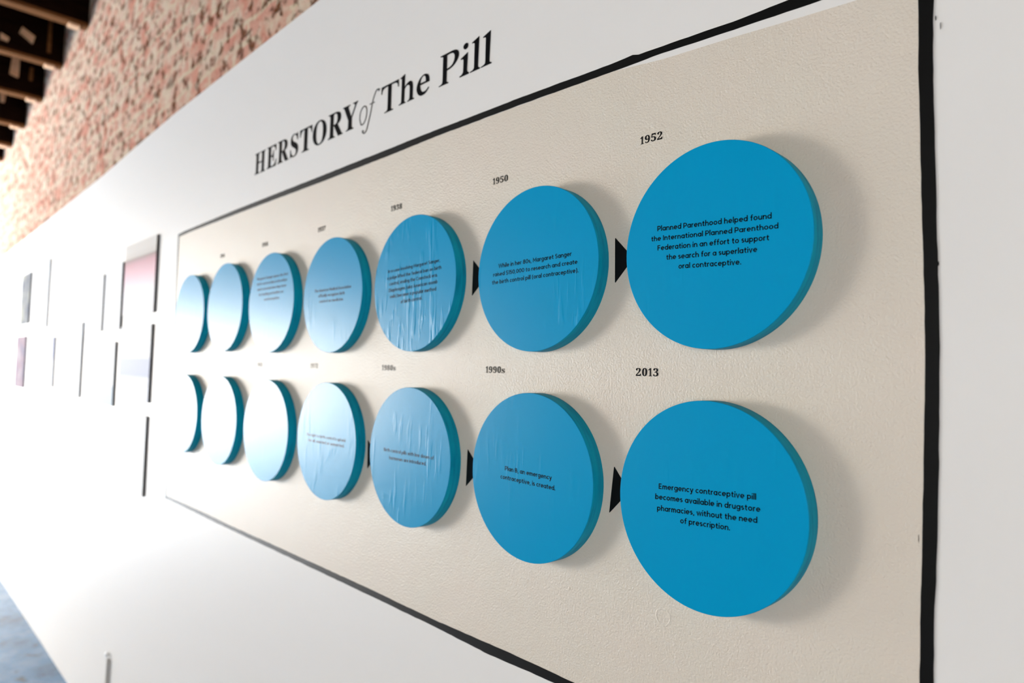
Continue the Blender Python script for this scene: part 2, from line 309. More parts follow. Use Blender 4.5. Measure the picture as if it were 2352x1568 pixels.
# white partition carrying the display; its top edge sags towards the far end
top = [(31, 5.85), (-8.5, 5.79), (-11.1, 5.77), (-16.8, 5.71), (-20.5, 5.58), (-24.1, 5.44), (-36, 5.16), (-48.3, 4.88), (-72.5, 4.45)]
pts = [W(x, 0, z) for x, z in top]
pts = [(p.x, p.z) for p in pts]
bm = bmesh.new(); prism(bm, [(XE, 0.0), (XN, 0.0)] + pts[:1] + pts[1:], 0.0, 0.085)
structure('wall_right', bm, M_WHITE)
bm = bmesh.new(); box(bm, (XE, 0.12, 0.0), (XN, 0.35, ZC)); structure('wall_back', bm, M_BRICK)
# end wall with its wide doorway
bm = bmesh.new()
box(bm, (XE - 0.2, DOOR_Y1, 0), (XE, 0.12, ZC)); box(bm, (XE - 0.2, YL, 0), (XE, DOOR_Y0, ZC)); box(bm, (XE - 0.2, DOOR_Y0, DOOR_Z1), (XE, DOOR_Y1, ZC))
structure('wall_end', bm, M_PLASTER)
bm = bmesh.new()
t = 0.07
box(bm, (XE - 0.04, DOOR_Y0, 0), (XE + 0.03, DOOR_Y0 + t, DOOR_Z1)); box(bm, (XE - 0.04, DOOR_Y1 - t, 0), (XE + 0.03, DOOR_Y1, DOOR_Z1)); box(bm, (XE - 0.04, DOOR_Y0 + t, DOOR_Z1 - t), (XE + 0.03, DOOR_Y1 - t, DOOR_Z1))
structure('door_1', bm, M_FRAME)
# wall opposite the display with unseen windows, the near pair added for fill light
bm = bmesh.new()
xs = [XE - 0.2] + [v for w in WIN for v in w[:2]] + [XN]
for i in range(0, len(xs), 2): box(bm, (xs[i], YL - 0.2, 0), (xs[i + 1], YL, ZC))
for a, b, z0, z1, _ in WIN:
    box(bm, (a, YL - 0.2, 0), (b, YL, z0)); box(bm, (a, YL - 0.2, z1), (b, YL, ZC))
structure('wall_left', bm, M_PLASTER)
for i, (a, b, z0, z1, _) in enumerate(WIN):
    bm = bmesh.new(); t = 0.06
    box(bm, (a, YL - 0.1, z0), (a + t, YL - 0.03, z1)); box(bm, (b - t, YL - 0.1, z0), (b, YL - 0.03, z1))
    box(bm, (a + t, YL - 0.1, z0), (b - t, YL - 0.03, z0 + t)); box(bm, (a + t, YL - 0.1, z1 - t), (b - t, YL - 0.03, z1))
    box(bm, ((a + b) / 2 - t / 2, YL - 0.09, z0 + t), ((a + b) / 2 + t / 2, YL - 0.04, z1 - t))
    structure('window_%d' % (i + 1), bm, M_FRAME)
bm = bmesh.new(); box(bm, (XN, YL - 0.2, 0), (XN + 0.2, 0.35, ZC)); structure('wall_near', bm, M_PLASTER)

# ---------------------------------------------------------------- lettering
def outline_mesh(name, glyphs, m, parent, y, depth):
    """glyphs: list of contour lists in metres (x, z); filled, holes kept, 'depth' thick, front at y - depth"""
    cu = bpy.data.curves.new('outline', 'CURVE')
    cu.dimensions = '2D'; cu.fill_mode = 'BOTH'; cu.extrude = depth / 2
    for contours in glyphs:
        for c in contours:
            sp = cu.splines.new('POLY'); sp.points.add(len(c) - 1); sp.use_cyclic_u = True
            for p, (x, z) in zip(sp.points, c): p.co = (x, z, 0, 1)
    tmp = bpy.data.objects.new('outline', cu)
    COL.objects.link(tmp)
    dg = bpy.context.evaluated_depsgraph_get()
    me = bpy.data.meshes.new_from_object(tmp.evaluated_get(dg))
    bpy.data.objects.remove(tmp)
    bpy.data.curves.remove(cu)
    me.name = name
    me.transform(Matrix(((1, 0, 0, 0), (0, 0, -1, y - depth / 2), (0, 1, 0, 0), (0, 0, 0, 1))))
    me.materials.clear(); me.materials.append(m)
    return link(bpy.data.objects.new(name, me), parent)
def serif(key, x0, x1, z0, z1, origin, base=None, zhi=None):
    """contours of one serif glyph stretched so that its outline spans x0..x1, z0..z1 (wall units), relative to origin"""
    cs = [[(c[i], c[i + 1]) for i in range(0, len(c), 2)] for c in SERIF[key]]
    xs = [p[0] for c in cs for p in c]; zs = [p[1] for c in cs for p in c]
    a, b, lo, hi = min(xs), max(xs), min(zs), max(zs)
    o = []
    for c in cs:
        q = []
        for px, pz in c:
            w = W(x0 + (px - a) / (b - a) * (x1 - x0), 0, z0 + (pz - lo) / (hi - lo) * (z1 - z0)) - origin
            q.append((w.x, w.z))
        o.append(q)
    return o

# upright humanist serif for "The Pill": runs in [...] are curves
HUM = {
 'l': [[(0, 0), (1, 0), (1, .03), [(.88, .05), (.80, .09), (.79, .15)], (.84, 1.0), (.74, .985), (.14, .905), (.14, .875), [(.30, .87), (.39, .84), (.40, .78)], (.40, .15), [(.39, .09), (.25, .045), (0, .03)]]],
 'i': [[(0, 0), (1, 0), (1, .045), [(.88, .07), (.80, .12), (.79, .2)], (.84, .68), (.74, .67), (.08, .57), (.08, .54), [(.28, .535), (.37, .50), (.38, .45)], (.38, .2), [(.37, .12), (.22, .06), (0, .04)]],
       [[(.86, .90), (.79, .965), (.60, .99), (.41, .965), (.33, .90), (.41, .83), (.60, .80), (.79, .83), (.86, .90)]]],
 'P': [[(0, 0), (.5, 0), (.5, .03), [(.43, .05), (.40, .09), (.40, .15)], (.40, .43), [(.55, .44), (.75, .50), (.92, .62), (1.0, .76), (.97, .89), (.86, .97), (.68, 1.0), (.5, 1.0)], (.05, 1.0), (.05, .965), [(.14, .95), (.19, .92), (.19, .86)], (.19, .15), [(.18, .09), (.12, .045), (0, .03)]],
       [(.40, .93), [(.55, .94), (.70, .91), (.78, .82), (.77, .68), (.68, .56), (.55, .505), (.40, .49)]]],
 'T': [[(.22, 0), (.72, 0), (.72, .03), [(.63, .05), (.59, .09), (.59, .15)], (.59, .94), [(.80, .93), (.92, .87), (.955, .74)], (1, .74), (.985, 1), (.015, 1), (0, .74), [(.045, .74), (.08, .87), (.20, .93)], (.39, .94), (.39, .15), [(.38, .09), (.32, .045), (.22, .03)]]],
 'h': [[(0, 0), (.45, 0), (.45, .03), [(.38, .045), (.36, .08), (.36, .13)], (.36, .49), [(.45, .56), (.56, .575), (.66, .54), (.70, .46)], (.70, .13), [(.69, .08), (.65, .045), (.57, .03)], (.57, 0), (1, 0), (1, .03), [(.92, .045), (.90, .08), (.90, .13)], (.90, .48), [(.86, .60), (.76, .67), (.62, .67), (.48, .62), (.36, .55)], (.37, 1), (.30, .985), (.06, .925), (.06, .90), [(.14, .89), (.16, .86), (.16, .82)], (.16, .13), [(.15, .08), (.10, .045), (0, .03)]]],
 'e': [[(1, .54), [(1, .62), (.97, .78), (.85, .93), (.62, 1), (.38, .95), (.14, .78), (0, .48), (.07, .22), (.26, .04), (.50, 0), (.75, .06), (.98, .24)], [(.95, .30), (.78, .19), (.60, .15), (.44, .20), (.33, .34), (.28, .54)]],
       [(.29, .63), [(.33, .80), (.45, .915), (.60, .925), (.70, .82), (.72, .63)]]],
}
def smooth(pts, n=4):
    out = []
    for i in range(len(pts) - 1):
        p0, p1, p2, p3 = pts[max(i - 1, 0)], pts[i], pts[i + 1], pts[min(i + 2, len(pts) - 1)]
        for k in range(n):
            t_ = k / n
            out.append(tuple(0.5 * (2 * p1[a] + (p2[a] - p0[a]) * t_ + (2 * p0[a] - 5 * p1[a] + 4 * p2[a] - p3[a]) * t_ ** 2 + (3 * p1[a] - p0[a] - 3 * p2[a] + p3[a]) * t_ ** 3) for a in (0, 1)))
    return out + [pts[-1]]
def humanist(ch, x0, x1, z0, z1, origin):
    o = []
    for c in HUM[ch]:
        q = []
        for e in c:
            for px, pz in (smooth(e) if isinstance(e, list) else [e]):
                w = W(x0 + px * (x1 - x0), 0, z0 + pz * (z1 - z0)) - origin
                if not q or math.hypot(q[-1][0] - w.x, q[-1][1] - w.z) > 1e-6: q.append((w.x, w.z))
        if math.hypot(q[-1][0] - q[0][0], q[-1][1] - q[0][1]) < 1e-6: q.pop()
        o.append(q)
    return o

ob = W(-7.3, 0, 2.93)
title = empty('title_lettering', ob, 'large black serif title lettering on the white wall above the timeline panel', 'lettering')
cap = 0.462
def bz(x): return 2.879 + (x + 11.13) * 0.0105 if x < -5.5 else 2.952
words = {
 'HERSTORY': [('H', -11.13, -10.61), ('E', -10.53, -10.07), ('R', -10.02, -9.52), ('S', -9.45, -9.12), ('T', -9.05, -8.56), ('O', -8.525, -8.00), ('R', -7.935, -7.41), ('Y', -7.42, -6.915)],
 'The': [('T', -6.185, -5.68), ('h', -5.665, -5.25), ('e', -5.19, -4.865)],
 'Pill': [('P', -4.625, -4.17), ('i', -4.14, -3.935), ('l', -3.91, -3.695), ('l', -3.675, -3.455)]}
for wname, ls in words.items():
    gl = []
    for ch, a, b in ls:
        z0 = bz((a + b) / 2)
        if ch in 'SO': z0, z1 = z0 - 0.006, z0 + cap + 0.006
        elif ch == 'e': z0, z1 = z0 - 0.006, z0 + 0.315
        elif ch in 'hil': z1 = z0 + 0.475
        else: z1 = z0 + cap
        gl.append((serif if wname == 'HERSTORY' else humanist)(ch, a, b, z0, z1, ob))
    outline_mesh('word', gl, M_INK, title, -0.0002, 0.0006)


# ---------------------------------------------------------------- the timeline panel: cream field inside a hand-painted black border
pan = empty('timeline_panel', W(-7, 0, -1.3), 'cream painted timeline panel with hand-painted black border on the white wall', 'display panel')
orig = pan.location
def wl(p):
    w = W(p[0], 0, p[1]) - orig
    return (w.x, w.z)
def jag(pts, amp):          # brush wobble along an edge
    out = []
    for (x0, z0), (x1, z1) in zip(pts, pts[1:]):
        L = math.hypot(x1 - x0, z1 - z0); n = max(1, int(L / 0.09))
        nx, nz = -(z1 - z0) / L, (x1 - x0) / L
        for k in range(n):
            d = random.uniform(-amp, amp) if k else 0
            out.append((x0 + (x1 - x0) * k / n + nx * d, z0 + (z1 - z0) * k / n + nz * d))
    out.append(pts[-1])
    return out
TU = [(-15.88, 2.20), (-15.43, 2.225), (-12.2, 2.270), (-8.67, 2.286), (-5.95, 2.303), (-4.9, 2.311), (-2.83, 2.306), (-1.42, 2.284), (-1.09, 2.294), (-1.01, 2.271), (-0.49, 2.259), (0.11, 2.236), (0.67, 2.243), (1.85, 2.21)]
TL = [(-15.80, 2.125), (-15.03, 2.147), (-11.39, 2.168), (-8.09, 2.172), (-5.94, 2.188), (-4.5, 2.215), (-2.83, 2.211), (-1.42, 2.190), (-0.71, 2.190), (0.11, 2.154), (0.64, 2.138), (0.97, 2.127), (1.73, 2.09)]
BU = [(-15.80, -4.73), (-13.09, -4.735), (-11.79, -4.755), (-9.81, -4.752), (-8.17, -4.752), (-6.0, -4.757), (-4.31, -4.778), (-2.97, -4.762), (-2.13, -4.764), (-1.73, -4.768), (1.73, -4.80)]
BL = [(-15.88, -4.81), (-11.8, -4.835), (-8.17, -4.848), (-6.0, -4.857), (-4.3, -4.870), (-3.16, -4.900), (-2.53, -4.881), (-2.04, -4.872), (1.85, -4.90)]
RL = [(1.72, 2.16), (1.731, 1.83), (1.734, 1.485), (1.731, 1.257), (1.740, 0.911), (1.745, 0.627), (1.751, 0.40), (1.756, 0.04), (1.772, -0.6), (1.776, -1.0), (1.774, -1.4), (1.768, -1.685), (1.764, -1.99), (1.757, -2.32), (1.750, -2.725), (1.742, -3.03), (1.734, -3.6), (1.72, -4.85)]
RR = [(1.85, 2.2), (1.843, 1.79), (1.836, 1.62), (1.838, 1.22), (1.840, 0.94), (1.847, 0.60), (1.852, 0.43), (1.857, 0.03), (1.872, -0.6), (1.878, -1.0), (1.874, -1.4), (1.870, -1.68), (1.868, -1.98), (1.861, -2.28), (1.849, -2.79), (1.836, -3.0), (1.832, -3.24), (1.830, -3.56), (1.82, -4.85)]
SCAR, PIMPLE = (-.58, -3.723), (-1.845, -3.738)
FLECKS = [(1.853, 1.635, .005, .020), (1.887, 1.56, .003, .028), (1.728, -2.49, .003, .035), (1.868, -.337, .006, .02)]
CT = [(-15.81, 2.16), (-5.9, 2.22), (-1.4, 2.195), (-0.7, 2.120), (0.11, 2.080), (0.64, 2.045), (1.18, 2.015), (1.75, 1.99)]
bm = bmesh.new()
prism(bm, [wl(p) for p in CT + RL[2:-1] + [(1.76, -4.78), (-15.81, -4.78)]], -0.0005, -0.00005)
# a ring-shaped plaster scar and a pimple in the paint
cx, cz = wl(SCAR)
ringv = []
for i in range(40):
    a_ = 2 * math.pi * i / 40
    ringv.append([bm.verts.new((cx + r_ * U * math.cos(a_), y_, cz + r_ * U * math.sin(a_))) for r_, y_ in ((.066, -.0004), (.082 + .006 * math.sin(3 * a_), -.0009 - .0002 * math.sin(2 * a_ + 1)), (.100, -.0004))])
for i in range(40):
    j = (i + 1) % 40
    for k in (0, 1): bm.faces.new((ringv[i][k], ringv[j][k], ringv[j][k + 1], ringv[i][k + 1]))
pc = wl(PIMPLE)
bmesh.ops.create_uvsphere(bm, u_segments=12, v_segments=8, radius=.0022, matrix=Matrix.Translation((pc[0], -.0007, pc[1])) @ Matrix.Diagonal((1, .28, 1, 1)))
mesh_obj('cream_field', bm, M_CREAM, pan)
for up_, lo_, a in ((TU, TL, 0.0022), (BU, BL, 0.003), (RR, RL, 0.0022)):
    bm = bmesh.new()
    prism(bm, [wl(p) for p in jag(up_, a) + jag(lo_[::-1], a)], -0.0010, -0.00005)
    if up_ is RR:           # stray brush flecks beside the upright line
        for fx, fz, fw_, fh in FLECKS:
            prism(bm, [wl(p) for p in ((fx, fz - fh), (fx + fw_, fz - fh * .4), (fx + fw_ * .6, fz + fh), (fx - fw_ * .5, fz + fh * .5))], -0.0008, -0.00005)
    mesh_obj('border_strip', bm, M_BLACK, pan)
bm = bmesh.new()
prism(bm, [wl(p) for p in [(-15.89, 2.2)] + [(-15.80, 2.2), (-15.80, -4.81), (-15.89, -4.81)]], -0.0010, -0.00005)
mesh_obj('border_strip', bm, M_BLACK, pan)

# ---------------------------------------------------------------- monoline sans lettering for the discs
def arc(cx, cz, rx, rz, a0, a1, n=10):
    return [(cx + rx * math.cos(math.radians(a0 + (a1 - a0) * i / n)), cz + rz * math.sin(math.radians(a0 + (a1 - a0) * i / n))) for i in range(n + 1)]
def bowl(cx): return arc(cx, .36, .27, .28, 0, 360, 18)
G = {
 'a': ([bowl(.35), [(.62, .70), (.62, 0)]], .70), 'b': ([[(.08, 1.06), (.08, 0)], bowl(.35)], .70),
 'c': ([arc(.35, .36, .27, .28, 48, 312, 14)], .60), 'd': ([bowl(.35), [(.62, 1.06), (.62, 0)]], .70),
 'e': ([[(.08, .36)] + arc(.35, .36, .27, .28, 0, 318, 16)], .70),
 'f': ([[(.20, 0)] + arc(.40, .80, .20, .20, 180, 80, 5), [(.02, .63), (.42, .63)]], .44),
 'g': ([bowl(.35), [(.62, .70)] + arc(.35, -.03, .27, .19, 0, -145, 8)], .70),
 'h': ([[(.08, 1.06), (.08, 0)], arc(.33, .38, .25, .26, 180, 0, 9) + [(.58, 0)]], .66),
 'i': ([[(.08, .70), (.08, 0)], [(.08, .84), (.08, 1.02)]], .16), 'j': ([[(.10, .70), (.10, -.1)] + arc(-.02, -.1, .12, .12, 0, -90, 4), [(.10, .84), (.10, 1.02)]], .18),
 'k': ([[(.08, 1.06), (.08, 0)], [(.52, .70), (.10, .33)], [(.22, .42), (.56, 0)]], .58),
 'l': ([[(.08, 1.06), (.08, 0)]], .16),
 'm': ([[(.08, .70), (.08, 0)], arc(.28, .40, .20, .24, 180, 0, 8) + [(.48, 0)], arc(.68, .40, .20, .24, 180, 0, 8) + [(.88, 0)]], .96),
 'n': ([[(.08, .70), (.08, 0)], arc(.33, .38, .25, .26, 180, 0, 9) + [(.58, 0)]], .66),
 'o': ([bowl(.35)], .70), 'p': ([[(.08, .70), (.08, -.30)], bowl(.35)], .70),
 'r': ([[(.08, .70), (.08, 0)], arc(.31, .40, .23, .24, 180, 72, 6)], .40),
 's': ([arc(.25, .50, .17, .14, 40, 270, 8) + arc(.25, .22, .18, .14, 90, -145, 8)], .50),
 't': ([[(.20, .92)] + arc(.38, .24, .18, .17, 180, 285, 6), [(.02, .63), (.44, .63)]], .46),
 'u': ([[(.08, .70)] + arc(.32, .32, .24, .25, 180, 360, 9) + [(.56, .70)], [(.56, .32), (.56, 0)]], .64),
 'v': ([[(.05, .70), (.31, .02), (.57, .70)]], .62),
 'w': ([[(.05, .70), (.26, .03), (.47, .68), (.68, .03), (.89, .70)]], .94),
 'x': ([[(.06, .70), (.54, 0)], [(.54, .70), (.06, 0)]], .60),
 'y': ([[(.05, .70), (.31, .06)], [(.58, .70), (.24, -.24), (.06, -.24)]], .63),
 'z': ([[(.05, .62), (.50, .62), (.07, .08), (.54, .08)]], .58),
 'A': ([[(.06, 0), (.42, .96), (.78, 0)], [(.18, .30), (.66, .30)]], .84),
 'B': ([[(.08, .92), (.08, .08)], [(.08, .92), (.30, .92)] + arc(.32, .72, .22, .20, 90, -90, 8) + [(.08, .52)], [(.32, .52)] + arc(.36, .30, .26, .22, 90, -90, 8) + [(.08, .08)]], .70),
 'C': ([arc(.50, .50, .42, .42, 48, 312, 16)], .88),
 'D': ([[(.08, .08), (.08, .92)] + arc(.34, .50, .42, .42, 90, -90, 14) + [(.08, .08)]], .84),
 'E': ([[(.58, .92), (.08, .92), (.08, .08), (.60, .08)], [(.08, .51), (.54, .51)]], .66),
 'F': ([[(.58, .92), (.08, .92), (.08, 0)], [(.08, .50), (.52, .50)]], .62),
 'I': ([[(.09, 1.0), (.09, 0)]], .18),
 'M': ([[(.08, 0), (.08, .96), (.50, .30), (.92, .96), (.92, 0)]], 1.0),
 'P': ([[(.08, 0), (.08, .92), (.34, .92)] + arc(.36, .66, .26, .26, 90, -90, 9) + [(.08, .40)]], .68),
 'S': ([arc(.34, .71, .25, .21, 40, 270, 9) + arc(.34, .29, .27, .21, 90, -145, 9)], .68),
 'T': ([[(.04, .92), (.68, .92)], [(.36, .92), (.36, 0)]], .72),
 'W': ([[(.05, 1.0), (.33, .04), (.62, .96), (.91, .04), (1.19, 1.0)]], 1.24),
 '0': ([arc(.38, .50, .30, .42, 0, 360, 20)], .76), '1': ([[(.04, .80), (.22, .96), (.22, 0)]], .32),
 '5': ([[(.56, .92), (.16, .92), (.12, .52)] + arc(.33, .34, .26, .26, 130, -150, 12)], .66),
 '8': ([arc(.35, .72, .22, .20, 0, 360, 16), arc(.35, .30, .27, .22, 0, 360, 16)], .70),
 '$': ([arc(.34, .71, .25, .21, 40, 270, 9) + arc(.34, .29, .27, .21, 90, -145, 9), [(.34, 1.10), (.34, .92)], [(.34, .08), (.34, -.10)]], .68),
 '(': ([arc(.55, .42, .46, .74, 130, 230, 8)], .36), ')': ([arc(-.19, .42, .46, .74, 50, -50, 8)], .36),
 ',': ([[(.12, .12), (.06, -.14)]], .20), '.': ([[(.09, 0), (.09, .18)]], .18),
}
SP, GAP, STW = 0.34, 0.125, 0.165
def ribbon(bm, pts, w, tf, y0, y1):
    """solid ribbon of width w along pts (glyph units) taken to disc metres by tf"""
    n = len(pts)
    closed = n > 3 and math.hypot(pts[0][0] - pts[-1][0], pts[0][1] - pts[-1][1]) < 1e-6
    if closed: pts = pts[:-1]; n -= 1
    L, R = [], []
    for i in range(n):
        a = pts[(i - 1) % n] if (closed or i > 0) else None
        c = pts[(i + 1) % n] if (closed or i < n - 1) else None
        p = pts[i]
        def un(u, v):
            d = math.hypot(v[0] - u[0], v[1] - u[1]) or 1
            return ((v[0] - u[0]) / d, (v[1] - u[1]) / d)
        d1 = un(a, p) if a else un(p, c)
        d2 = un(p, c) if c else d1
        nx, nz = -(d1[1] + d2[1]), d1[0] + d2[0]
        l = math.hypot(nx, nz)
        if l < 0.3: nx, nz, l = -d1[1], d1[0], 1
        nx /= l; nz /= l
        k = min(1.8, 1 / max(0.35, nx * -d1[1] + nz * d1[0])) * w / 2
        L.append((p[0] + nx * k, p[1] + nz * k)); R.append((p[0] - nx * k, p[1] - nz * k))
    V = [[bm.verts.new((*tf(q)[:1], y, tf(q)[1])) for q in side] for side in (L, R) for y in (y0, y1)]
    Lf, Lb, Rf, Rb = V
    m_ = n if closed else n - 1
    for i in range(m_):
        j = (i + 1) % n
        bm.faces.new((Lf[i], Lf[j], Rf[j], Rf[i]))
        bm.faces.new((Lb[i], Rb[i], Rb[j], Lb[j]))
        bm.faces.new((Lf[i], Lb[i], Lb[j], Lf[j]))
        bm.faces.new((Rf[i], Rf[j], Rb[j], Rb[i]))
    if not closed:
        bm.faces.new((Lf[0], Rf[0], Rb[0], Lb[0])); bm.faces.new((Lf[-1], Lb[-1], Rb[-1], Rf[-1]))
def textline(bm, s, x0, z0, x1, z1, cap_h, y0, y1):
    """one line of lettering whose baseline runs from (x0, z0) to (x1, z1) in disc metres"""
    pos, x = [], 0.0
    for ch in s:
        if ch == ' ': x += SP; continue
        g, adv = G[ch]
        pos.append((g, x)); x += adv + GAP
    tot = x - GAP
    sx = (x1 - x0) / tot
    for g, gx in pos:
        for pl in g:
            def tf(q, gx=gx):
                t_ = (q[0] + gx) / tot
                return (x0 + (x1 - x0) * t_, z0 + (z1 - z0) * t_ + q[1] * cap_h)
            ribbon(bm, pl, STW, tf, y0, y1)

# the thin italic "of" of the title
def title_pt(p):
    w = W(p[0], 0, p[1]) - ob
    return (w.x, w.z)
bm = bmesh.new()
ribbon(bm, smooth([(-6.722, 2.793), (-6.725, 2.769), (-6.675, 2.748), (-6.611, 2.784), (-6.559, 2.903), (-6.496, 3.067), (-6.447, 3.233), (-6.406, 3.317), (-6.351, 3.391), (-6.300, 3.408), (-6.257, 3.391)]), .024, title_pt, -0.0008, -0.0002)
ribbon(bm, [(-6.536, 3.212), (-6.378, 3.211)], .016, title_pt, -0.0008, -0.0002)
ribbon(bm, smooth([(-6.795, 2.922), (-6.842, 3.038), (-6.818, 3.153), (-6.752, 3.216), (-6.672, 3.216), (-6.622, 3.145), (-6.628, 3.038), (-6.674, 2.954), (-6.735, 2.916), (-6.795, 2.922)]), .022, title_pt, -0.0008, -0.0002)
for cx, cz in ((-6.728, 2.790), (-6.262, 3.388)):
    bmesh.ops.create_circle(bm, cap_ends=True, segments=12, radius=.026 * U, matrix=Matrix.Translation((*title_pt((cx, cz))[:1], -0.0008, title_pt((cx, cz))[1])) @ Matrix.Rotation(math.pi / 2, 4, 'X'))
o = mesh_obj('word', bm, M_PALEINK, title)
o['label'] = 'thin grey italic word of'

# ---------------------------------------------------------------- the fourteen discs
TH = 0.1886                     # disc thickness in radii
NS = 128
def disc_solid(bm, rx, rz, y0, y1, bev):
    """round slab from y0 (front) to y1 (back) with a small rounded front arris"""
    rings = [(1 - bev * 1.0 / rx, y0), (1 - bev * 0.3 / rx, y0 + bev * 0.3), (1, y0 + bev), (1, y1)]
    vr = []
    for k, y in rings:
        vr.append([bm.verts.new((rx * k * math.cos(2 * math.pi * i / NS), y, rz * k * math.sin(2 * math.pi * i / NS))) for i in range(NS)])
    bm.faces.new(vr[0]); bm.faces.new(vr[-1][::-1])
    for A, B in zip(vr, vr[1:]):
        for i in range(NS):
            j = (i + 1) % NS
            bm.faces.new((A[i], A[j], B[j], B[i]))
def rev_disc(name, rx, rz, y0, y1, bev, m, parent):
    bm = bmesh.new(); disc_solid(bm, rx, rz, y0, y1, bev)
    return mesh_obj(name, bm, m, parent, smooth=True)
DISCS = [
 # x, z, rx, rz, wrinkle, label, [(text, x0, z0, x1, z1)], year placement
 (-14.233, -.026, 1.000, .966, 0, 'smallest-looking blue disc at the far left end of the upper row', []),
 (-12.003, .022, .990, .988, 0, 'blue disc in the upper row, second from the far end, glare bleached face', []),
 (-9.660, -.006, 1.012, .994, 0, 'pale blue disc in the upper row, third from far left, with five faint blurred lines',
  [('Margaret Sanger opens the first', -10.32, .483, -8.93, .482), ('birth control clinic in Brooklyn', -10.30, .375, -8.96, .375), ('and is arrested nine days later', -10.28, .265, -8.98, .265), ('for handing out leaflets on', -10.2, .155, -9.1, .155), ('contraception.', -9.95, .045, -9.25, .045)]),
 (-7.252, -.010, 1.002, 1.001, 1, 'light blue disc in the upper row, fourth from far left, with three blurred lines',
  [('The American Medical Association', -7.85, .066, -6.60, .066), ('officially recognizes birth', -7.70, -.03, -6.80, -.03), ('control as medicine.', -7.66, -.13, -6.83, -.13)]),
 (-4.869, .013, 1.017, 1.014, 2, 'wrinkled blue disc in the upper row with six text lines, below the year 1938',
  [('In a case involving Margaret Sanger,', -5.515, .214, -4.218, .262), ('a judge lifted the federal ban on birth', -5.533, .108, -4.183, .158), ('control, ending the Comstock era.', -5.474, .014, -4.267, .058), ('Diaphragms (aka American womb', -5.475, -.087, -4.262, -.040), ('veils) become a popular method', -5.444, -.184, -4.287, -.140), ('of birth control.', -5.15, -.278, -4.611, -.250)]),
 (-2.376, -.007, 1.009, 1.008, 1, 'creased blue disc in the upper row below the year 1950',
  [('While in her 80s, Margaret Sanger', -2.998, .058, -1.766, .085), ('raised $150,000 to research and create', -3.095, -.045, -1.675, -.015), ('the birth control pill (oral contraceptive).', -3.113, -.147, -1.657, -.115)]),
 (-.002, .004, .988, 1.006, 0, 'large near blue disc at the right end of the upper row below the year 1952',
  [('Planned Parenthood helped found', -.604, .216, .606, .171), ('the International Planned Parenthood', -.677, .118, .669, .072), ('Federation in an effort to support', -.598, .015, .585, -.024), ('the search for a superlative', -.492, -.092, .473, -.118), ('oral contraceptive.', -.348, -.196, .319, -.218)]),
 (-14.368, -2.487, 1.000, .964, 0, 'smallest-looking blue disc at the far left end of the lower row', []),
 (-12.046, -2.503, .992, .982, 0, 'white glaring disc second from the far end of the lower row, dark teal edge', []),
 (-9.662, -2.532, 1.003, .993, 0, 'pale bleached disc in the lower row, third from the far left end', []),
 (-7.274, -2.527, 1.007, .999, 1, 'light blue disc in the lower row with two faint blurred lines of text',
  [('The right to birth control is upheld', -7.931, -2.492, -6.593, -2.489), ('for all, married or unmarried.', -7.861, -2.588, -6.621, -2.582)]),
 (-4.849, -2.541, 1.000, 1.011, 1, 'blue disc in the lower row with two text lines, below 1980s',
  [('Birth control pills with low doses of', -5.461, -2.518, -4.217, -2.516), ('hormones are introduced.', -5.308, -2.628, -4.388, -2.617)]),
 (-2.383, -2.520, 1.007, 1.005, 0, 'blue disc in the lower row below 1990s, reading Plan B in two lines',
  [('Plan B, an emergency', -2.777, -2.488, -1.992, -2.505), ('contraceptive, is created.', -2.853, -2.597, -1.932, -2.616)]),
 (-.028, -2.496, .987, 1.000, 0, 'largest near blue disc at the right end of the lower row below 2013',
  [('Emergency contraceptive pill', -.537, -2.402, .486, -2.357), ('becomes available in drugstore', -.576, -2.509, .526, -2.459), ('pharmacies, without the need', -.552, -2.619, .499, -2.561), ('of prescription.', -.285, -2.699, .238, -2.674)]),
]
for x, z, rx, rz, wr, label, lines in DISCS:
    r = empty('wall_disc', W(x, 0, z), label, 'disc', 'blue timeline discs on the panel')
    body = rev_disc('disc_body', rx * U, rz * U, -TH * U + 0.0006, -0.0006, 0.0006, M_SIDE, r)
    rev_disc('face_sheet', (rx - .001) * U, (rz - .001) * U, -TH * U, -TH * U + 0.0006, 0.0005, M_FACE[wr], r)
    if lines:
        bm = bmesh.new()
        for s, x0, z0, x1, z1 in lines:
            ch = .054 if len(s) < 36 else .052
            textline(bm, s, (x0 - x) * U, (z0 - z) * U, (x1 - x) * U, (z1 - z) * U, ch * U, -TH * U - 0.00025, -TH * U - 0.00002)
        mesh_obj('lettering', bm, M_INK, r)

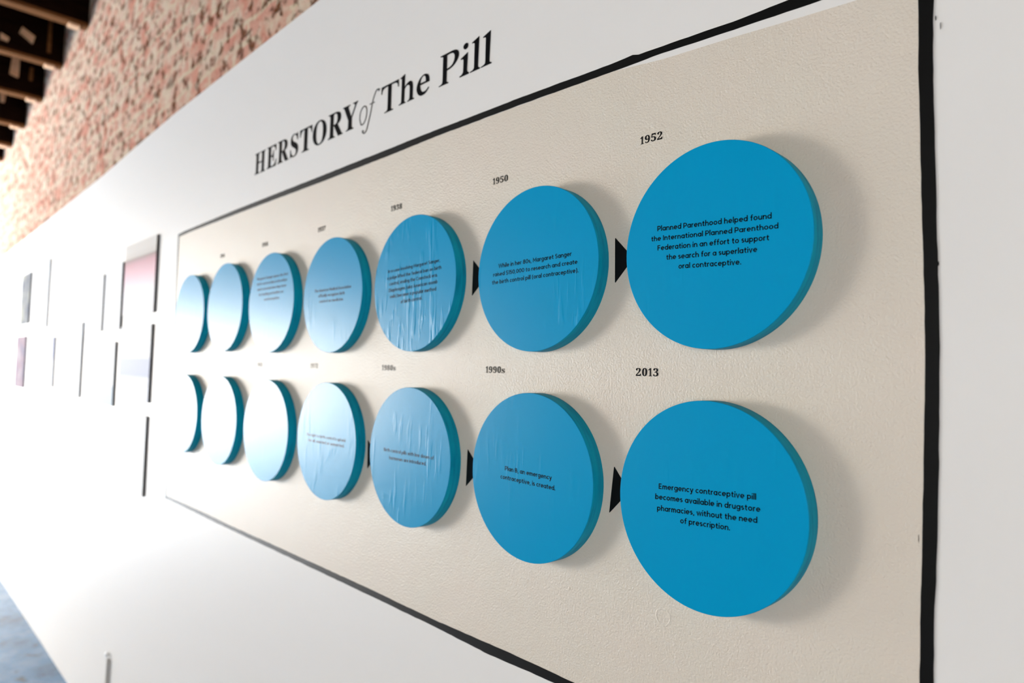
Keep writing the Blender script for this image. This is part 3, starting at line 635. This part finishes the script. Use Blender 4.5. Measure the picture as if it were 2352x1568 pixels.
# ---------------------------------------------------------------- years above the discs
YEARS = [('1952', -.966, -.687, 1.250, 'upper row above the rightmost disc'), ('1950', -3.355, -3.065, 1.244, 'upper row above the second disc from the right'),
 ('1938', -5.775, -5.475, 1.256, 'upper row above the wrinkled disc'), ('1937', -8.165, -7.885, 1.236, 'upper row above the fourth disc from far left'),
 ('1916', -10.575, -10.29, 1.236, 'upper row above the third disc from far left'), ('1914', -12.86, -12.59, 1.240, 'upper row above the second disc from far left'),
 ('2013', -.970, -.687, -1.276, 'lower row above the rightmost disc'), ('1990s', -3.389, -3.026, -1.285, 'lower row above the second disc from the right'),
 ('1980s', -5.872, -5.498, -1.290, 'lower row above the third disc from the right'), ('1972', -8.24, -7.965, -1.285, 'lower row above the fourth disc from far left'),
 ('1965', -10.555, -10.30, -1.285, 'lower row above the third disc from far left')]
for txt, x0, x1, z0, where in YEARS:
    og = W((x0 + x1) / 2, 0, z0)
    adv = [(.54 if c == '1' else .66 if c == 's' else .80) for c in txt]
    gap = .22
    tot = sum(adv) + gap * (len(txt) - 1)
    k = (x1 - x0) / tot
    xx, gl = x0, []
    for c, a in zip(txt, adv):
        gl.append(serif(c, xx, xx + a * k, z0, z0 + (.058 if c == 's' else .086), og))
        xx += (a + gap) * k
    o = outline_mesh('year_number', gl, M_INK, None, -0.0006, 0.0005)
    o.location = og
    tag(o, ('black serif %s on the cream panel, %s' % (txt, where)) if txt in ('1952', '1950', '1938', '2013', '1990s', '1980s') else 'tiny blurred year on the cream panel, ' + where, 'lettering', 'year numbers above the discs')

# ---------------------------------------------------------------- black arrowheads between the discs
ARROWS = [((-1.284, .266), (-1.274, -.250), (-1.03, .008), 'black arrowhead pointing at the upper disc under 1952'),
 ((-3.712, .259), (-3.718, -.237), (-3.44, .005), 'black arrowhead pointing at the upper disc under 1950'),
 ((-1.236, -2.271), (-1.291, -2.790), (-1.03, -2.52), 'tilted black arrowhead pointing at the lower disc under 2013'),
 ((-3.712, -2.326), (-3.726, -2.833), (-3.45, -2.575), 'black arrowhead pointing at the lower disc under 1990s'),
 ((-6.205, -2.425), (-6.190, -2.885), (-5.92, -2.65), 'black arrowhead pointing at the lower disc under 1980s')]
for a, b, c, label in ARROWS:
    og = W(a[0], 0, (a[1] + b[1]) / 2)
    P = [W(p[0], 0, p[1]) - og for p in (a, c, b)]
    loop = []
    for i in range(3):                       # slightly rounded corners
        p, q, s = P[i - 1], P[i], P[(i + 1) % 3]
        for e in (p, s):
            d = (e - q).normalized() * 0.0012
            loop.append(((q + d).x, (q + d).z))
    bm = bmesh.new(); prism(bm, loop, -0.0011, -0.0006)
    o = mesh_obj('arrowhead', bm, M_BLACK)
    o.location = og
    tag(o, label, 'arrow', 'arrowheads between the discs')

# ---------------------------------------------------------------- mounted prints further along the wall
def band_print(name, h, stops):
    m, nt, b = mat(name, (0.7, 0.7, 0.7), 0.6, 0.10)
    g = node(nt, 'ShaderNodeTexCoord'); sp = node(nt, 'ShaderNodeSeparateXYZ')
    nt.links.new(g.outputs['Object'], sp.inputs[0])
    nt.links.new(ramp(nt, mul(nt, sp.outputs['Z'], 1 / h), stops), b.inputs['Base Color'])
    return m
PT = band_print('print_pink_bands', 2.22 * U, [(0.30, (0.80, 0.76, 0.77)), (0.55, (0.72, 0.45, 0.50)), (0.70, (0.55, 0.30, 0.33)), (0.78, (0.30, 0.22, 0.20)), (0.80, (0.52, 0.47, 0.43)), (0.9, (0.60, 0.56, 0.52))])
PK = poster_print('print_pink_grey', [(0.35, (0.62, 0.45, 0.47)), (0.6, (0.78, 0.68, 0.70))], 5)
LA = band_print('print_blue_lower', 2.2 * U, [(0.30, (0.62, 0.64, 0.72)), (0.34, (0.34, 0.37, 0.50)), (0.56, (0.40, 0.43, 0.56)), (0.60, (0.70, 0.70, 0.72)), (0.9, (0.75, 0.75, 0.75)), (0.95, (0.7, 0.7, 0.72))])
LC = band_print('print_blue_foot', 2.05 * U, [(0.0, (0.33, 0.42, 0.50)), (0.30, (0.38, 0.46, 0.54)), (0.34, (0.70, 0.71, 0.73)), (0.7, (0.74, 0.74, 0.75)), (0.8, (0.74, 0.74, 0.75)), (1.0, (0.7, 0.7, 0.72))])
LD = band_print('print_blue_head', 2.1 * U, [(0.0, (0.72, 0.72, 0.74)), (0.5, (0.70, 0.70, 0.74)), (0.62, (0.42, 0.44, 0.58)), (0.8, (0.34, 0.36, 0.52)), (0.9, (0.34, 0.36, 0.52)), (1.0, (0.36, 0.38, 0.52))])
LB = poster_print('print_pale_blue', [(0.35, (0.45, 0.50, 0.68)), (0.6, (0.70, 0.72, 0.80))], 6)
WH = poster_print('print_white', [(0.3, (0.75, 0.75, 0.76)), (0.7, (0.82, 0.82, 0.82))], 6)
DK = poster_print('print_dark_photo', [(0.3, (0.10, 0.10, 0.13)), (0.5, (0.20, 0.20, 0.20)), (0.7, (0.33, 0.31, 0.24))], 9, 0.8, 0.05)
GR = poster_print('print_grey_red', [(0.3, (0.15, 0.15, 0.20)), (0.55, (0.28, 0.19, 0.21)), (0.75, (0.36, 0.34, 0.34))], 8, 0.8, 0.05)
BOARDS = [
 (-20.55, -17.48, .18, 2.40, PT, 'pink and grey mounted print nearest the timeline panel, topmost of its column'),
 (-20.60, -17.56, -2.40, -.15, LA, 'pale blue mounted print nearest the timeline panel, middle of its column'),
 (-20.70, -17.62, -5.03, -2.78, WH, 'white mounted print nearest the timeline panel, lowest of its column'),
 (-22.80, -20.86, -.22, 1.95, WH, 'narrow white mounted print in the upper row, second column from the timeline panel'),
 (-24.42, -21.22, -2.69, -.60, LC, 'pale blue mounted print in the lower row, second column from the timeline panel'),
 (-25.40, -23.10, -.22, 1.75, WH, 'white mounted print in the upper row, third column from the timeline panel'),
 (-29.20, -25.80, -2.62, .20, WH, 'large white mounted print in the lower row, left of the pale blue one'),
 (-33.65, -30.65, -2.40, -.25, LD, 'pale blue mounted print in the lower row far along the wall'),
 (-36.40, -33.85, -2.40, -.26, PK, 'pinkish mounted print in the lower row beside the dark photo'),
 (-35.90, -32.60, .20, 3.28, WH, 'tall white mounted print in the upper row far along the wall'),
 (-39.45, -37.00, .53, 3.07, DK, 'dark mounted photo in the upper row at the far end'),
 (-40.05, -37.35, -2.66, -.07, GR, 'grey and red mounted photo in the lower row at the far end'),
 (-46.50, -44.85, -1.40, -.20, WH, 'small white mounted print at the farthest visible end of the wall'),
]
for x0, x1, z0, z1, pm, label in BOARDS:
    r = empty('mounted_print', W((x0 + x1) / 2, 0, z0), label, 'picture', 'mounted prints along the far wall')
    hw, h = (x1 - x0) * U / 2, (z1 - z0) * U
    bm = bmesh.new(); box(bm, (-hw, -0.0085, 0), (hw, -0.0003, h)); mesh_obj('foam_board', bm, M_FOAM, r)
    bm = bmesh.new(); box(bm, (-hw, -0.0093, 0), (hw, -0.0086, h)); mesh_obj('print_sheet', bm, pm, r)
o = bmesh.new(); box(o, (-1.15 * U, -0.003, -.16 * U), (1.15 * U, -0.0003, .16 * U))
o = mesh_obj('caption_card', o, LB); o.location = W(-39.2, 0, -5.2)
tag(o, 'small pale blue caption card low on the far white wall', 'card')

# ---------------------------------------------------------------- thin conduit rising from the floor along the wall
c = W(-20.2, 0, -FZ)
r = empty('cable_conduit', c, 'thin grey conduit with white cap rising from the floor along the white wall', 'conduit')
def tube(bm, p0, p1, rad, n=14):
    d = (p1 - p0).normalized(); a = d.orthogonal().normalized(); b = d.cross(a)
    A, B = [], []
    for i in range(n):
        t_ = 2 * math.pi * i / n; o_ = (a * math.cos(t_) + b * math.sin(t_)) * rad
        A.append(bm.verts.new(p0 + o_)); B.append(bm.verts.new(p1 + o_))
    bm.faces.new(A[::-1]); bm.faces.new(B)
    for i in range(n): bm.faces.new((A[i], A[(i + 1) % n], B[(i + 1) % n], B[i]))
bm = bmesh.new(); tube(bm, Vector((-.03 * U, -0.0075, 0.0)), Vector((.07 * U, -0.0075, 2.52 * U)), 0.0062); mesh_obj('pipe', bm, M_PIPE, r, True)
bm = bmesh.new(); bmesh.ops.create_uvsphere(bm, u_segments=16, v_segments=10, radius=0.012)
bmesh.ops.scale(bm, vec=(1, .55, .9), verts=bm.verts[:]); bmesh.ops.translate(bm, vec=(-.10 * U, -0.0095, 2.60 * U), verts=bm.verts[:])
mesh_obj('cap', bm, M_CAP, r, True)

# ---------------------------------------------------------------- ceiling joists
JO = [(-27.3, 14.45, 'nearest'), (-32.9, 14.21, 'second'), (-38.3, 14.00, 'third'), (-43.35, 13.63, 'fourth'), (-48.85, 13.43, 'fifth'), (-53.7, 13.30, 'sixth'), (-57.7, 13.16, 'farthest')]
def quad_block(bm, X, pts, th):
    """small block standing out from a joist's near face; pts are (y, z) corners in wall units relative to the joist base"""
    A = [bm.verts.new((X, y * U, z * U)) for y, z in pts]; B = [bm.verts.new((X + th, y * U, z * U)) for y, z in pts]
    bm.faces.new(A); bm.faces.new(B[::-1])
    n = len(pts)
    for i in range(n): bm.faces.new((A[i], A[(i + 1) % n], B[(i + 1) % n], B[i]))
for k, (jx, jz, nm) in enumerate(JO):
    base = W(jx, 0, jz)
    r = empty('ceiling_joist', base, 'dark wooden ceiling joist over the brick wall, %s of those in view' % nm, 'beam', 'ceiling joists')
    w = 0.033
    y1 = 0.12
    top_z = ZC - base.z
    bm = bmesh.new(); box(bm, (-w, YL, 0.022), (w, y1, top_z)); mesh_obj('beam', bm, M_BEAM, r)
    bm = bmesh.new(); box(bm, (-w - .004, YL, 0.0), (w + .004, y1 - .001, 0.0215)); mesh_obj('lit_underside', bm, M_LITWOOD, r)  # strip added to stand for the lit underside of the joist
    bm = bmesh.new(); box(bm, (-w * .9, .02, -0.016), (w * .9, .075, -0.0005)); mesh_obj('cleat', bm, M_CLEAT, r)
    fx = w + .0005
    if nm == 'third':
        bm = bmesh.new(); quad_block(bm, fx, [(-1.01, 1.12), (-.92, 1.39), (-.37, 1.09), (-.44, .74)], .03); mesh_obj('bracket', bm, M_CLEAT, r)
        bm = bmesh.new(); quad_block(bm, fx, [(-1.76, .78), (-1.41, .63), (-1.44, .48), (-1.75, .53)], .03); mesh_obj('bracket', bm, M_CLEAT, r)
        bm = bmesh.new(); quad_block(bm, fx, [(.19, top_z / U - .02), (.34, top_z / U - .02), (.34, .54), (.18, .54)], .012); mesh_obj('hanger', bm, M_LITWOOD, r)
    elif nm == 'fourth':
        bm = bmesh.new(); quad_block(bm, fx, [(-.65, 1.95), (-.30, 1.98), (-.32, .91), (-.72, 1.02)], .03); mesh_obj('bracket', bm, M_CLEAT, r)
        bm = bmesh.new(); quad_block(bm, fx, [(.19, 1.68), (.36, 1.73), (.35, .95), (.18, .96)], .012); mesh_obj('hanger', bm, M_LITWOOD, r)
    elif nm == 'fifth':
        bm = bmesh.new(); quad_block(bm, fx, [(-.50, 1.99), (-.19, 1.99), (-.26, 1.22), (-.46, 1.23)], .03); mesh_obj('bracket', bm, M_CLEAT, r)
